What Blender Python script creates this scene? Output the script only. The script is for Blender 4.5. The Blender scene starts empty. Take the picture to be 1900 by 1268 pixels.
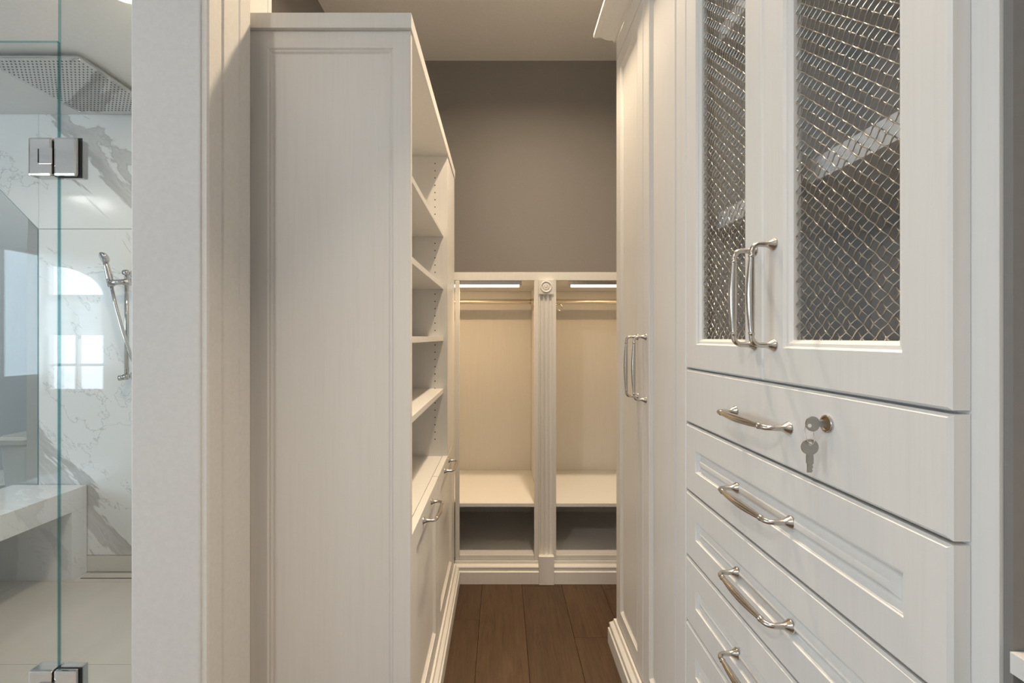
import bpy, bmesh, math, random
from mathutils import Vector, Matrix
random.seed(7)
PI = math.pi
SC = bpy.context.scene
COL = SC.collection

# ------------------------------------------------------------ camera, world, exposure
CAM_Z = 1.25
F_PX = 865.0
cd = bpy.data.cameras.new('camera')
cd.sensor_width = 36.0
cd.sensor_fit = 'HORIZONTAL'
cd.lens = 36.0 * F_PX / 1900.0
cd.shift_x = 20.0 / 1900.0
cd.shift_y = -8.0 / 1900.0
cd.clip_start = 0.02
cam = bpy.data.objects.new('camera', cd)
cam.location = (0, 0, CAM_Z)
cam.rotation_euler = (PI / 2, 0, 0)
COL.objects.link(cam)
SC.camera = cam

w = bpy.data.worlds.new('daylight_sky')
SC.world = w
w.use_nodes = True
w.node_tree.nodes['Background'].inputs[0].default_value = (0.80, 0.90, 1.0, 1)
w.node_tree.nodes['Background'].inputs[1].default_value = 3.0

SC.view_settings.view_transform = 'Standard'
SC.view_settings.look = 'None'
SC.view_settings.gamma = 1.0
SC.view_settings.use_curve_mapping = False
SC.view_settings.exposure = 0.0

WARM = (1.0, 0.79, 0.55)
NEUTRAL = (1.0, 0.95, 0.88)
WINDOW_W = 34.0       # daylight entering through the arched bathroom window
SIDE_FILL_W = 63.0 # fill light through a window added in the bathroom's left wall
POT_W = 28.5          # each recessed ceiling light in the closet
BATH_POT_W = 8.0
LED_W = 1.6

def area(name, loc, rot, sx, sy, power, col, shape='RECTANGLE', spread=PI, parent=None):
    l = bpy.data.lights.new(name, 'AREA')
    l.shape = shape
    l.size = sx
    if shape in ('RECTANGLE', 'ELLIPSE'):
        l.size_y = sy
    l.energy = power
    l.color = col
    l.spread = spread
    o = bpy.data.objects.new(name, l)
    o.location = loc
    o.rotation_euler = rot
    COL.objects.link(o)
    if parent:
        o.parent = parent
    return o

# daylight just outside the arched window of the bathroom (wall at y=-2.4)
area('window_daylight', (-4.25, -2.62, 1.35), (PI / 2, 0, 0), 1.0, 1.7, WINDOW_W, (0.80, 0.90, 1.0))
# fill light behind the added side window, for the drawer fronts (wall at x=-5.6)
area('added_side_fill', (-5.78, -0.70, 1.525), (0, -PI / 2, 0), 1.6, 2.5, SIDE_FILL_W, (0.66, 0.84, 1.0))

# ------------------------------------------------------------ materials
def new_mat(name):
    m = bpy.data.materials.new(name)
    m.use_nodes = True
    nt = m.node_tree
    return m, nt, nt.nodes['Principled BSDF']

def N(nt, t, **kw):
    n = nt.nodes.new(t)
    for k, v in kw.items():
        setattr(n, k, v)
    return n

def ramp(nt, fac, stops):
    r = N(nt, 'ShaderNodeValToRGB')
    el = r.color_ramp.elements
    while len(el) < len(stops):
        el.new(0.5)
    for e, (p, c) in zip(el, stops):
        e.position = p
        e.color = (*c, 1)
    nt.links.new(fac, r.inputs[0])
    return r.outputs[0]

def coords(nt, scale=(1, 1, 1), kind='Object'):
    tc = N(nt, 'ShaderNodeTexCoord')
    mp = N(nt, 'ShaderNodeMapping')
    mp.inputs['Scale'].default_value = scale
    nt.links.new(tc.outputs[kind], mp.inputs[0])
    return mp.outputs[0]

def noise(nt, vec, scale, detail=4, rough=0.55, dist=0.0):
    n = N(nt, 'ShaderNodeTexNoise')
    n.inputs['Scale'].default_value = scale
    n.inputs['Detail'].default_value = detail
    n.inputs['Roughness'].default_value = rough
    n.inputs['Distortion'].default_value = dist
    nt.links.new(vec, n.inputs['Vector'])
    return n.outputs['Fac']

def bump(nt, b, h, strength, dist=0.002):
    n = N(nt, 'ShaderNodeBump')
    n.inputs['Strength'].default_value = strength
    n.inputs['Distance'].default_value = dist
    nt.links.new(h, n.inputs['Height'])
    nt.links.new(n.outputs[0], b.inputs['Normal'])

def mat_cabinet():
    m, nt, b = new_mat('white_grained_melamine')
    v = coords(nt, (1, 1, 0.035))
    f = noise(nt, v, 130, 5, 0.6, 0.4)
    c = ramp(nt, f, [(0.30, (0.778, 0.765, 0.742)), (0.52, (0.80, 0.788, 0.766)), (0.75, (0.81, 0.798, 0.778))])
    nt.links.new(c, b.inputs['Base Color'])
    b.inputs['Roughness'].default_value = 0.42
    bump(nt, b, f, 0.08, 0.001)
    return m

def mat_paint(name, col, rough=0.6):
    m, nt, b = new_mat(name)
    v = coords(nt)
    f = noise(nt, v, 90, 3)
    c = ramp(nt, f, [(0.3, tuple(x * 0.97 for x in col)), (0.7, tuple(min(1, x * 1.02) for x in col))])
    nt.links.new(c, b.inputs['Base Color'])
    b.inputs['Roughness'].default_value = rough
    bump(nt, b, f, 0.02, 0.001)
    return m

def mat_wood_floor():
    m, nt, b = new_mat('brown_oak_plank')
    tc = N(nt, 'ShaderNodeTexCoord')
    oi = N(nt, 'ShaderNodeObjectInfo')
    sc = N(nt, 'ShaderNodeVectorMath', operation='SCALE')
    cb = N(nt, 'ShaderNodeCombineXYZ')
    nt.links.new(oi.outputs['Random'], cb.inputs[0])
    nt.links.new(oi.outputs['Random'], cb.inputs[1])
    nt.links.new(cb.outputs[0], sc.inputs[0])
    sc.inputs['Scale'].default_value = 37.0
    ad = N(nt, 'ShaderNodeVectorMath', operation='ADD')
    nt.links.new(tc.outputs['Object'], ad.inputs[0])
    nt.links.new(sc.outputs[0], ad.inputs[1])
    mp = N(nt, 'ShaderNodeMapping')
    mp.inputs['Scale'].default_value = (1, 0.08, 1)
    nt.links.new(ad.outputs[0], mp.inputs[0])
    f1 = noise(nt, mp.outputs[0], 26, 6, 0.62, 1.6)
    f2 = noise(nt, mp.outputs[0], 140, 4, 0.6, 0.6)
    mx = N(nt, 'ShaderNodeMix')
    mx.inputs[0].default_value = 0.4
    nt.links.new(f1, mx.inputs[2])
    nt.links.new(f2, mx.inputs[3])
    c = ramp(nt, mx.outputs[0], [(0.32, (0.040, 0.022, 0.011)), (0.5, (0.074, 0.042, 0.022)), (0.70, (0.100, 0.059, 0.033))])
    hs = N(nt, 'ShaderNodeHueSaturation')
    mr = N(nt, 'ShaderNodeMapRange')
    mr.inputs['To Min'].default_value = 0.92
    mr.inputs['To Max'].default_value = 1.08
    nt.links.new(oi.outputs['Random'], mr.inputs[0])
    nt.links.new(mr.outputs[0], hs.inputs['Value'])
    nt.links.new(c, hs.inputs['Color'])
    nt.links.new(hs.outputs[0], b.inputs['Base Color'])
    b.inputs['Roughness'].default_value = 0.5
    bump(nt, b, mx.outputs[0], 0.2, 0.001)
    return m

def mat_marble(name='white_marble_grey_veins', strength=1.0):
    m, nt, b = new_mat(name)
    tc = N(nt, 'ShaderNodeTexCoord')
    rot = N(nt, 'ShaderNodeMapping')
    rot.inputs['Rotation'].default_value = (0, math.radians(46), math.radians(20))
    nt.links.new(tc.outputs['Object'], rot.inputs[0])
    st = N(nt, 'ShaderNodeMapping')
    st.inputs['Scale'].default_value = (1.0, 1.0, 0.34)
    st.inputs['Location'].default_value = (0.35, 0.2, 0.0)
    nt.links.new(rot.outputs[0], st.inputs[0])
    v = st.outputs[0]
    big = noise(nt, v, 1.35, 7, 0.58, 0.8)
    # cloudy grey drifts with a sharp edge on one side, like veined porcelain slabs
    drift = ramp(nt, big, [(0.0, (0, 0, 0)), (0.505, (0, 0, 0)), (0.512, (0.80, 0.80, 0.80)), (0.56, (0.45, 0.45, 0.45)), (0.565, (0.85, 0.85, 0.85)), (0.572, (0.0, 0.0, 0.0))])
    n2 = noise(nt, v, 2.3, 6, 0.6, 1.4)
    vein = ramp(nt, n2, [(0.0, (0, 0, 0)), (0.478, (0, 0, 0)), (0.484, (0.6, 0.6, 0.6)), (0.490, (0, 0, 0)), (1, (0, 0, 0))])
    add = N(nt, 'ShaderNodeMath', operation='MAXIMUM')
    nt.links.new(drift, add.inputs[0])
    nt.links.new(vein, add.inputs[1])
    ml = N(nt, 'ShaderNodeMath', operation='MULTIPLY')
    ml.inputs[1].default_value = strength
    nt.links.new(add.outputs[0], ml.inputs[0])
    fine = noise(nt, v, 9, 4, 0.6, 0.5)
    vc = ramp(nt, fine, [(0.35, (0.34, 0.325, 0.31)), (0.6, (0.46, 0.44, 0.42))])
    mx = N(nt, 'ShaderNodeMix', data_type='RGBA')
    nt.links.new(ml.outputs[0], mx.inputs[0])
    mx.inputs[6].default_value = (0.86, 0.86, 0.855, 1)
    nt.links.new(vc, mx.inputs[7])
    nt.links.new(mx.outputs[2], b.inputs['Base Color'])
    b.inputs['Roughness'].default_value = 0.12
    return m

def mat_tile():
    m, nt, b = new_mat('cream_porcelain_tile')
    v = coords(nt, (1, 0.3, 1))
    f = noise(nt, v, 6, 5, 0.6, 0.8)
    c = ramp(nt, f, [(0.3, (0.66, 0.62, 0.56)), (0.7, (0.72, 0.68, 0.62))])
    nt.links.new(c, b.inputs['Base Color'])
    b.inputs['Roughness'].default_value = 0.35
    return m

def mat_metal(name, col, rough):
    m, nt, b = new_mat(name)
    v = coords(nt)
    f = noise(nt, v, 300, 2)
    c = ramp(nt, f, [(0.3, tuple(x * 0.96 for x in col)), (0.7, col)])
    nt.links.new(c, b.inputs['Base Color'])
    b.inputs['Metallic'].default_value = 1.0
    b.inputs['Roughness'].default_value = rough
    return m

def mat_plain(name, col, rough=0.5, spec=0.5):
    m, nt, b = new_mat(name)
    v = coords(nt)
    f = noise(nt, v, 40, 2)
    c = ramp(nt, f, [(0.3, tuple(x * 0.96 for x in col)), (0.7, col)])
    nt.links.new(c, b.inputs['Base Color'])
    b.inputs['Roughness'].default_value = rough
    b.inputs['Specular IOR Level'].default_value = spec
    return m

def mat_glass(name, tint, ior=1.5):
    m = bpy.data.materials.new(name)
    m.use_nodes = True
    nt = m.node_tree
    nt.nodes.clear()
    out = N(nt, 'ShaderNodeOutputMaterial')
    tr = N(nt, 'ShaderNodeBsdfTransparent')
    tr.inputs[0].default_value = (*tint, 1)
    gl = N(nt, 'ShaderNodeBsdfGlossy')
    gl.inputs['Roughness'].default_value = 0.0
    # Schlick reflectance that is the same from both sides of the thin pane
    f0 = ((ior - 1) / (ior + 1)) ** 2
    lw = N(nt, 'ShaderNodeLayerWeight')
    lw.inputs['Blend'].default_value = 0.5
    pw = N(nt, 'ShaderNodeMath', operation='POWER')
    pw.inputs[1].default_value = 5.0
    nt.links.new(lw.outputs['Facing'], pw.inputs[0])
    ma = N(nt, 'ShaderNodeMath', operation='MULTIPLY_ADD')
    ma.inputs[1].default_value = 1 - f0
    ma.inputs[2].default_value = f0
    nt.links.new(pw.outputs[0], ma.inputs[0])
    mx = N(nt, 'ShaderNodeMixShader')
    nt.links.new(ma.outputs[0], mx.inputs[0])
    nt.links.new(tr.outputs[0], mx.inputs[1])
    nt.links.new(gl.outputs[0], mx.inputs[2])
    nt.links.new(mx.outputs[0], out.inputs[0])
    return m

def mat_emit(name, col, strength):
    m = bpy.data.materials.new(name)
    m.use_nodes = True
    nt = m.node_tree
    nt.nodes.clear()
    out = N(nt, 'ShaderNodeOutputMaterial')
    e = N(nt, 'ShaderNodeEmission')
    e.inputs[0].default_value = (*col, 1)
    e.inputs[1].default_value = strength
    nt.links.new(e.outputs[0], out.inputs[0])
    return m

def mat_blind():
    m = bpy.data.materials.new('white_blind_fabric')
    m.use_nodes = True
    nt = m.node_tree
    nt.nodes.clear()
    out = N(nt, 'ShaderNodeOutputMaterial')
    d = N(nt, 'ShaderNodeBsdfDiffuse')
    d.inputs[0].default_value = (0.8, 0.8, 0.8, 1)
    t = N(nt, 'ShaderNodeBsdfTranslucent')
    t.inputs[0].default_value = (0.75, 0.78, 0.8, 1)
    mx = N(nt, 'ShaderNodeMixShader')
    mx.inputs[0].default_value = 0.45
    nt.links.new(d.outputs[0], mx.inputs[1])
    nt.links.new(t.outputs[0], mx.inputs[2])
    nt.links.new(mx.outputs[0], out.inputs[0])
    return m

M = {
    'cab': mat_cabinet(),
    'taupe': mat_paint('taupe_wall_paint', (0.235, 0.222, 0.214)),
    'lining': mat_paint('taupe_cabinet_lining', (0.60, 0.53, 0.47), 0.5),
    'ceil': mat_paint('ceiling_paint', (0.72, 0.71, 0.70)),
    'white': mat_paint('white_wall_paint', (0.74, 0.73, 0.72), 0.5),
    'trim': mat_paint('white_trim_paint', (0.78, 0.76, 0.73), 0.4),
    'bluewall': mat_paint('pale_grey_wall_paint', (0.58, 0.60, 0.62), 0.6),
    'floor': mat_wood_floor(),
    'sub': mat_plain('dark_joint', (0.03, 0.02, 0.015), 0.9, 0.1),
    'marble': mat_marble(),
    'quartz': mat_marble('white_quartz', 0.35),
    'tile': mat_tile(),
    'grout': mat_plain('beige_grout', (0.45, 0.40, 0.34), 0.9, 0.1),
    'nickel': mat_metal('brushed_nickel', (0.60, 0.565, 0.52), 0.22),
    'satin': mat_metal('satin_nickel_rod', (0.80, 0.75, 0.68), 0.42),
    'steel': mat_metal('polished_steel_wire', (0.62, 0.59, 0.55), 0.17),
    'chrome': mat_metal('polished_chrome', (0.60, 0.575, 0.55), 0.07),
    'keymetal': mat_metal('key_nickel', (0.42, 0.40, 0.37), 0.38),
    'brass': mat_metal('lock_brass', (0.50, 0.38, 0.24), 0.3),
    'dark': mat_plain('black_hole', (0.012, 0.011, 0.01), 0.8, 0.2),
    'rubber': mat_plain('black_gasket', (0.02, 0.02, 0.02), 0.5),
    'glass': mat_glass('clear_shower_glass', (0.945, 0.965, 0.965)),
    'gedge': mat_glass('teal_glass_edge', (0.42, 0.66, 0.67)),
    'pane': mat_glass('window_glass', (0.97, 0.98, 0.98), 1.3),
    'porcelain': mat_plain('white_porcelain', (0.80, 0.80, 0.79), 0.12),
    'lens': mat_emit('warm_lamp_lens', WARM, 14.0),
    'led': mat_emit('warm_led_diffuser', (1.0, 0.90, 0.74), 2.6),
    'blind': mat_blind(),
}

# ------------------------------------------------------------ object helpers
ORG = {}

def link(name, me, parent=None, mats=()):
    o = bpy.data.objects.new(name, me)
    COL.objects.link(o)
    if parent is not None:
        o.parent = parent
    for m in mats:
        me.materials.append(M[m] if isinstance(m, str) else m)
    return o

def worldorg(p):
    return ORG.get(p.name, Vector((0, 0, 0))) if p is not None else Vector((0, 0, 0))

def obj(name, bm, mat, parent=None, smooth=False, kind=None, label=None):
    """bm holds world coordinates; stored relative to the parent thing's origin"""
    mats = mat if isinstance(mat, (list, tuple)) else [mat]
    o_ = worldorg(parent)
    if o_.length:
        bmesh.ops.translate(bm, verts=bm.verts, vec=-o_)
    bmesh.ops.recalc_face_normals(bm, faces=bm.faces)
    me = bpy.data.meshes.new(name)
    bm.to_mesh(me)
    bm.free()
    if smooth:
        me.polygons.foreach_set('use_smooth', [True] * len(me.polygons))
    o = link(name, me, parent, mats)
    ORG[o.name] = o_.copy()
    if kind:
        o['kind'] = kind
    if label:
        o['label'] = label
    return o

def thing(name, label, cat, loc=(0, 0, 0), group=None):
    o = bpy.data.objects.new(name, None)
    o.empty_display_size = 0.05
    COL.objects.link(o)
    o.location = loc
    o['label'] = label
    o['category'] = cat
    if group:
        o['group'] = group
    ORG[o.name] = Vector(loc)
    return o

def tag(o, label, cat, group=None):
    o['label'] = label
    o['category'] = cat
    if group:
        o['group'] = group
    return o

def struct(name, bm, mat, **kw):
    return obj(name, bm, mat, kind='structure', **kw)

def bmnew():
    return bmesh.new()

def addbox(bm, x0, x1, y0, y1, z0, z1, bev=0.0, mi=0):
    vs = [bm.verts.new((x, y, z)) for z in (z0, z1) for y in (y0, y1) for x in (x0, x1)]
    idx = [(0, 1, 3, 2), (4, 6, 7, 5), (0, 4, 5, 1), (2, 3, 7, 6), (0, 2, 6, 4), (1, 5, 7, 3)]
    fs = [bm.faces.new([vs[i] for i in q]) for q in idx]
    for f in fs:
        f.material_index = mi
    if bev > 0:
        es = list({e for f in fs for e in f.edges})
        bmesh.ops.bevel(bm, geom=es, offset=bev, segments=2, profile=0.6, affect='EDGES')
    return bm

def box(x0, x1, y0, y1, z0, z1, bev=0.0):
    return addbox(bmnew(), x0, x1, y0, y1, z0, z1, bev)

def ring_panel(bm, mp, W, H, T, prof, edge=0.0025, hole=False):
    """panelled board; mp maps (u, v, n) to world; prof = [(inset, height)] rings on the face.
    hole=True leaves the middle open (a frame)."""
    rings = [(0, 0, -T)]
    rings = [(0.0, -T), (0.0, -edge), (edge, 0.0)] + list(prof)
    loops = []
    for (i, n) in rings:
        loops.append([bm.verts.new(mp(u, v, n)) for (u, v) in ((i, i), (W - i, i), (W - i, H - i), (i, H - i))])
    if hole:
        i = prof[-1][0]
        loops.append([bm.verts.new(mp(u, v, -T)) for (u, v) in ((i, i), (W - i, i), (W - i, H - i), (i, H - i))])
    for a, b in zip(loops, loops[1:]):
        for k in range(4):
            bm.faces.new((a[k], a[(k + 1) % 4], b[(k + 1) % 4], b[k]))
    if hole:
        a, b = loops[-1], loops[0]
        for k in range(4):
            bm.faces.new((a[k], a[(k + 1) % 4], b[(k + 1) % 4], b[k]))
    else:
        bm.faces.new(loops[-1])
        bm.faces.new(loops[0])
    return bm

def mapR(xf, y0, z0):
    return lambda u, v, n: (xf - n, y0 + u, z0 + v)      # faces -x
def mapL(xf, y0, z0):
    return lambda u, v, n: (xf + n, y0 + u, z0 + v)      # faces +x
def mapF(x0, yf, z0):
    return lambda u, v, n: (x0 + u, yf - n, z0 + v)      # faces the camera (-y)

def moulding(bm, path, prof, side=1):
    """extrude a closed profile [(out, z)] along a 2D path with mitred corners; out is to the right*side"""
    pts = [Vector(p) for p in path]
    n = len(pts)
    offs = []
    for i in range(n):
        d0 = (pts[i] - pts[i - 1]).normalized() if i > 0 else None
        d1 = (pts[i + 1] - pts[i]).normalized() if i < n - 1 else None
        def nor(d):
            return Vector((d.y, -d.x)) * side
        if d0 is None:
            o = nor(d1)
        elif d1 is None:
            o = nor(d0)
        else:
            a, b = nor(d0), nor(d1)
            o = (a + b) / max(1e-6, (1 + a.dot(b)))
        offs.append(o)
    secs = []
    for p, o in zip(pts, offs):
        secs.append([bm.verts.new((p.x + o.x * q[0], p.y + o.y * q[0], q[1])) for q in prof])
    m = len(prof)
    for a, b in zip(secs, secs[1:]):
        for k in range(m):
            bm.faces.new((a[k], a[(k + 1) % m], b[(k + 1) % m], b[k]))
    bm.faces.new(secs[0])
    bm.faces.new(secs[-1])
    return bm

def tube(bm, pts, radii, seg=10, caps=True):
    pts = [Vector(p) for p in pts]
    if not isinstance(radii, (list, tuple)):
        radii = [radii] * len(pts)
    t0 = (pts[1] - pts[0]).normalized()
    ref = Vector((0, 0, 1)) if abs(t0.z) < 0.9 else Vector((1, 0, 0))
    nrm = (ref - t0 * ref.dot(t0)).normalized()
    rings = []
    for i, p in enumerate(pts):
        if i == 0:
            t = t0
        elif i == len(pts) - 1:
            t = (pts[i] - pts[i - 1]).normalized()
        else:
            t = ((pts[i + 1] - pts[i]).normalized() + (pts[i] - pts[i - 1]).normalized())
            t = t.normalized() if t.length > 1e-6 else (pts[i + 1] - pts[i]).normalized()
        nrm = (nrm - t * nrm.dot(t)).normalized()
        bi = t.cross(nrm)
        rings.append([bm.verts.new(p + (nrm * math.cos(2 * PI * k / seg) + bi * math.sin(2 * PI * k / seg)) * radii[i]) for k in range(seg)])
    for a, b in zip(rings, rings[1:]):
        for k in range(seg):
            bm.faces.new((a[k], a[(k + 1) % seg], b[(k + 1) % seg], b[k]))
    if caps:
        bm.faces.new(rings[0])
        bm.faces.new(rings[-1])
    return bm

def lathe(bm, origin, axis, prof, seg=20):
    """prof = [(r, h)] revolved about axis through origin"""
    ax = Vector(axis).normalized()
    ref = Vector((0, 0, 1)) if abs(ax.z) < 0.9 else Vector((1, 0, 0))
    u = (ref - ax * ref.dot(ax)).normalized()
    v = ax.cross(u)
    o = Vector(origin)
    rings = []
    for r, h in prof:
        if r < 1e-6:
            rings.append([bm.verts.new(o + ax * h)])
        else:
            rings.append([bm.verts.new(o + ax * h + (u * math.cos(2 * PI * k / seg) + v * math.sin(2 * PI * k / seg)) * r) for k in range(seg)])
    for a, b in zip(rings, rings[1:]):
        for k in range(seg):
            k2 = (k + 1) % seg
            if len(a) == 1 and len(b) == 1:
                continue
            if len(a) == 1:
                bm.faces.new((a[0], b[k], b[k2]))
            elif len(b) == 1:
                bm.faces.new((a[k], a[k2], b[0]))
            else:
                bm.faces.new((a[k], a[k2], b[k2], b[k]))
    for r in (rings[0], rings[-1]):
        if len(r) > 2:
            bm.faces.new(r)
    return bm

def prism(bm, poly, mp, t, mi_side=0):
    """extrude polygon [(u, v)] by t through mp(u, v, n)"""
    a = [bm.verts.new(mp(u, v, 0)) for u, v in poly]
    b = [bm.verts.new(mp(u, v, -t)) for u, v in poly]
    bm.faces.new(a)
    bm.faces.new(b)
    for k in range(len(poly)):
        f = bm.faces.new((a[k], a[(k + 1) % len(poly)], b[(k + 1) % len(poly)], b[k]))
        f.material_index = mi_side
    return bm

# bow handle: local y along the grip, local +x away from the door
HANDLE = {}
def handle_mesh(L):
    key = round(L, 4)
    if key in HANDLE:
        return HANDLE[key]
    h, r = 0.039, 0.014
    pts, rad = [], []
    def P(x, y, q):
        pts.append((x, y, 0)); rad.append(q)
    half = L / 2
    P(0.0, -half, 0.0110); P(0.0015, -half, 0.0112); P(0.003, -half, 0.0104)
    P(0.008, -half, 0.0074); P(0.014, -half, 0.0050); P(h - r, -half, 0.0045)
    for k in range(1, 7):
        a = k / 6 * PI / 2
        P(h - r + r * math.sin(a), -half + r - r * math.cos(a), 0.0045)
    g0 = -half + r
    for yy, q in ((0.004, 0.0046), (0.0045, 0.0054), (0.0072, 0.0054), (0.0078, 0.0046)):
        P(h, g0 + yy, q)
    gs, ge = g0 + 0.010, -(g0 + 0.010)
    for k in range(11):
        s = k / 10
        P(h + 0.0022 * math.sin(PI * s), gs + (ge - gs) * s, 0.0046 + 0.0026 * math.sin(PI * s))
    n = len(pts)
    # mirror the first half of the path for the other end
    for k in range(15, -1, -1):
        x, y, z = pts[k]
        pts.append((x, -y, 0)); rad.append(rad[k])
    bm = bmnew()
    tube(bm, pts, rad, 12)
    bmesh.ops.recalc_face_normals(bm, faces=bm.faces)
    me = bpy.data.meshes.new('bow_handle')
    bm.to_mesh(me); bm.free()
    me.polygons.foreach_set('use_smooth', [True] * len(me.polygons))
    me.materials.append(M['nickel'])
    HANDLE[key] = me
    return me

def add_handle(parent, loc, L, facing, vertical):
    o = bpy.data.objects.new('handle', handle_mesh(L))
    COL.objects.link(o)
    o.parent = parent
    o.location = Vector(loc) - worldorg(parent)
    mat = Matrix.Identity(3)
    if vertical:
        mat = Matrix.Rotation(PI / 2, 3, 'X')
    if facing == 'R':
        mat = Matrix.Rotation(PI, 3, 'Z') @ mat
    o.rotation_euler = mat.to_euler()
    return o

BASE_H = 0.108
BASE_PROF = [(0, 0.0), (0.028, 0.0), (0.028, 0.060), (0.0225, 0.064), (0.0215, 0.078), (0.024, 0.081), (0.0225, 0.085), (0.011, 0.096), (0.008, 0.108), (0, 0.108)]

# ------------------------------------------------------------ dimensions (x right, y away from the camera, z up)
XR = 0.465            # faces of the right-hand doors and drawers
XRC = 0.487           # carcass front behind them
XL = -0.2365          # faces of the left-hand tower
XW_R = 0.93           # right wall
XW_L = -0.967         # left wall of the closet
Y_BACK = 3.0          # far wall
Y_BC = 2.385          # front of the low hanging cabinet
CEIL = 3.03
Y_FRONT = -2.4        # bathroom wall behind the camera, with the window
X_BATH = -5.6
Y_SH = 2.48           # marble wall of the shower
STUB0, STUB1 = 1.016, 1.31
XS0, XS1 = -0.807, -0.655

# ------------------------------------------------------------ setting
struct('wall_back', box(XW_L - 0.1, XW_R + 0.1, Y_BACK, Y_BACK + 0.1, 0, CEIL), 'taupe')
struct('wall_right', box(XW_R, XW_R + 0.1, Y_FRONT, Y_BACK, 0, CEIL), 'taupe')
struct('wall_left', box(XW_L - 0.05, XW_L, STUB1, Y_BACK, 0, CEIL), 'taupe')
struct('ceiling', box(X_BATH - 0.1, XW_R + 0.1, Y_FRONT - 0.1, Y_BACK + 0.1, CEIL, CEIL + 0.08), 'ceil')
# end of the partition between the closet and the shower
bm = box(XS0, XS1, STUB0, STUB1, 0, CEIL, 0.004)
struct('wall_middle', bm, 'white')
struct('wall_partition', box(XW_L - 0.05, XS1, STUB1, STUB1 + 0.02, 0, CEIL), 'white')
# stepped casing on the closet side of the partition end
cas = [(0, 0.0), (0, 0.012), (0.004, 0.0155), (0.010, 0.0155), (0.014, 0.013), (0.052, 0.013), (0.056, 0.017), (0.060, 0.017),
       (0.112, 0.0185), (0.116, 0.021), (0.150, 0.023), (0.156, 0.023), (0.162, 0.020), (0.162, 0.0)]
bm = bmnew()
a = [bm.verts.new((XS1 - 0.001 + q, STUB0 + 0.003 + s, 0)) for s, q in cas]
b = [bm.verts.new((XS1 - 0.001 + q, STUB0 + 0.003 + s, CEIL)) for s, q in cas]
for k in range(len(cas)):
    bm.faces.new((a[k], a[(k + 1) % len(cas)], b[(k + 1) % len(cas)], b[k]))
bm.faces.new(a); bm.faces.new(b)
o = struct('trim_1', bm, 'trim')

# --- oak floor of the closet: every plank is a piece
fl = struct('floor', box(XS0, XW_R + 0.05, Y_FRONT, Y_BACK, -0.06, -0.013), 'sub')
PL = {}
def plank(x0, x1, y0, y1):
    key = (round(x1 - x0, 4), round(y1 - y0, 4))
    if key not in PL:
        b_ = box(0, x1 - x0, 0, y1 - y0, 0, 0.0125, 0.0012)
        bmesh.ops.recalc_face_normals(b_, faces=b_.faces)
        me = bpy.data.meshes.new('plank'); b_.to_mesh(me); b_.free()
        me.materials.append(M['floor'])
        PL[key] = me
    o = link('plank', PL[key], fl)
    o.location = (x0, y0, -0.0125)
xs = [XS0] + [-0.096 + 0.2 * k for k in range(-3, 6)] + [XW_R]
ends = {3: 2.06, 4: 1.48, 5: 2.34, 2: 1.7}
for i, (x0, x1) in enumerate(zip(xs, xs[1:])):
    e = ends.get(i, 1.2 + 0.37 * ((i * 5) % 4))
    ys = sorted({Y_FRONT, Y_BACK} | {v for k in range(-4, 3) for v in [round(e + 1.5 * k, 3)] if Y_FRONT + 0.1 < v < Y_BACK - 0.1})
    for y0, y1 in zip(ys, ys[1:]):
        plank(x0 + 0.0006, x1 - 0.0006, y0 + 0.0006, y1 - 0.0006)

# --- bathroom floor of cream tiles
fb = struct('floor', box(X_BATH, XS0, Y_FRONT, 3.0, -0.06, -0.006), 'grout')
TL = {}
def tile(x0, x1, y0, y1):
    key = (round(x1 - x0, 4), round(y1 - y0, 4))
    if key not in TL:
        b_ = box(0, x1 - x0, 0, y1 - y0, 0, 0.01, 0.001)
        bmesh.ops.recalc_face_normals(b_, faces=b_.faces)
        me = bpy.data.meshes.new('tile'); b_.to_mesh(me); b_.free()
        me.materials.append(M['tile'])
        TL[key] = me
    o = link('tile', TL[key], fb)
    o.location = (x0, y0, -0.01)
tx = [X_BATH] + [round(-4.84 + 1.2 * k, 3) for k in range(0, 4)] + [XS0]
tx = sorted(set(v for v in tx if v <= XS0))
ty = [Y_FRONT] + [round(-1.82 + 0.6 * k, 3) for k in range(0, 9)] + [3.0]
ty = sorted(set(v for v in ty if v <= 3.0))
for x0, x1 in zip(tx, tx[1:]):
    for y0, y1 in zip(ty, ty[1:]):
        tile(x0 + 0.001, x1 - 0.001, y0 + 0.001, y1 - 0.001)

# --- bathroom shell
SY0, SY1, SZ0, SZ1 = -1.9, 0.5, 0.75, 2.3
bm = bmnew()
addbox(bm, X_BATH - 0.1, X_BATH, Y_FRONT, SY0, 0, CEIL)
addbox(bm, X_BATH - 0.1, X_BATH, SY1, 3.1, 0, CEIL)
addbox(bm, X_BATH - 0.1, X_BATH, SY0, SY1, 0, SZ0)
addbox(bm, X_BATH - 0.1, X_BATH, SY0, SY1, SZ1, CEIL)
struct('wall_far_left', bm, 'bluewall')
bm = bmnew()
for (ya, yb, za, zb) in ((SY0, SY0 + 0.05, SZ0, SZ1), (SY1 - 0.05, SY1, SZ0, SZ1), (SY0, SY1, SZ0, SZ0 + 0.05), (SY0, SY1, SZ1 - 0.05, SZ1),
                         (SY0 + 0.775, SY0 + 0.825, SZ0, SZ1), (SY0 + 1.575, SY0 + 1.625, SZ0, SZ1)):
    addbox(bm, X_BATH - 0.08, X_BATH - 0.03, ya, yb, za, zb)
w2 = struct('window_added', bm, 'trim')  # unseen window, added so side light reaches the drawer fronts
for k in range(3):
    obj('pane', box(X_BATH - 0.058, X_BATH - 0.054, SY0 + 0.05 + 0.8 * k, SY0 + 0.775 + 0.8 * k, SZ0 + 0.05, SZ1 - 0.05), 'pane', w2)
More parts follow.
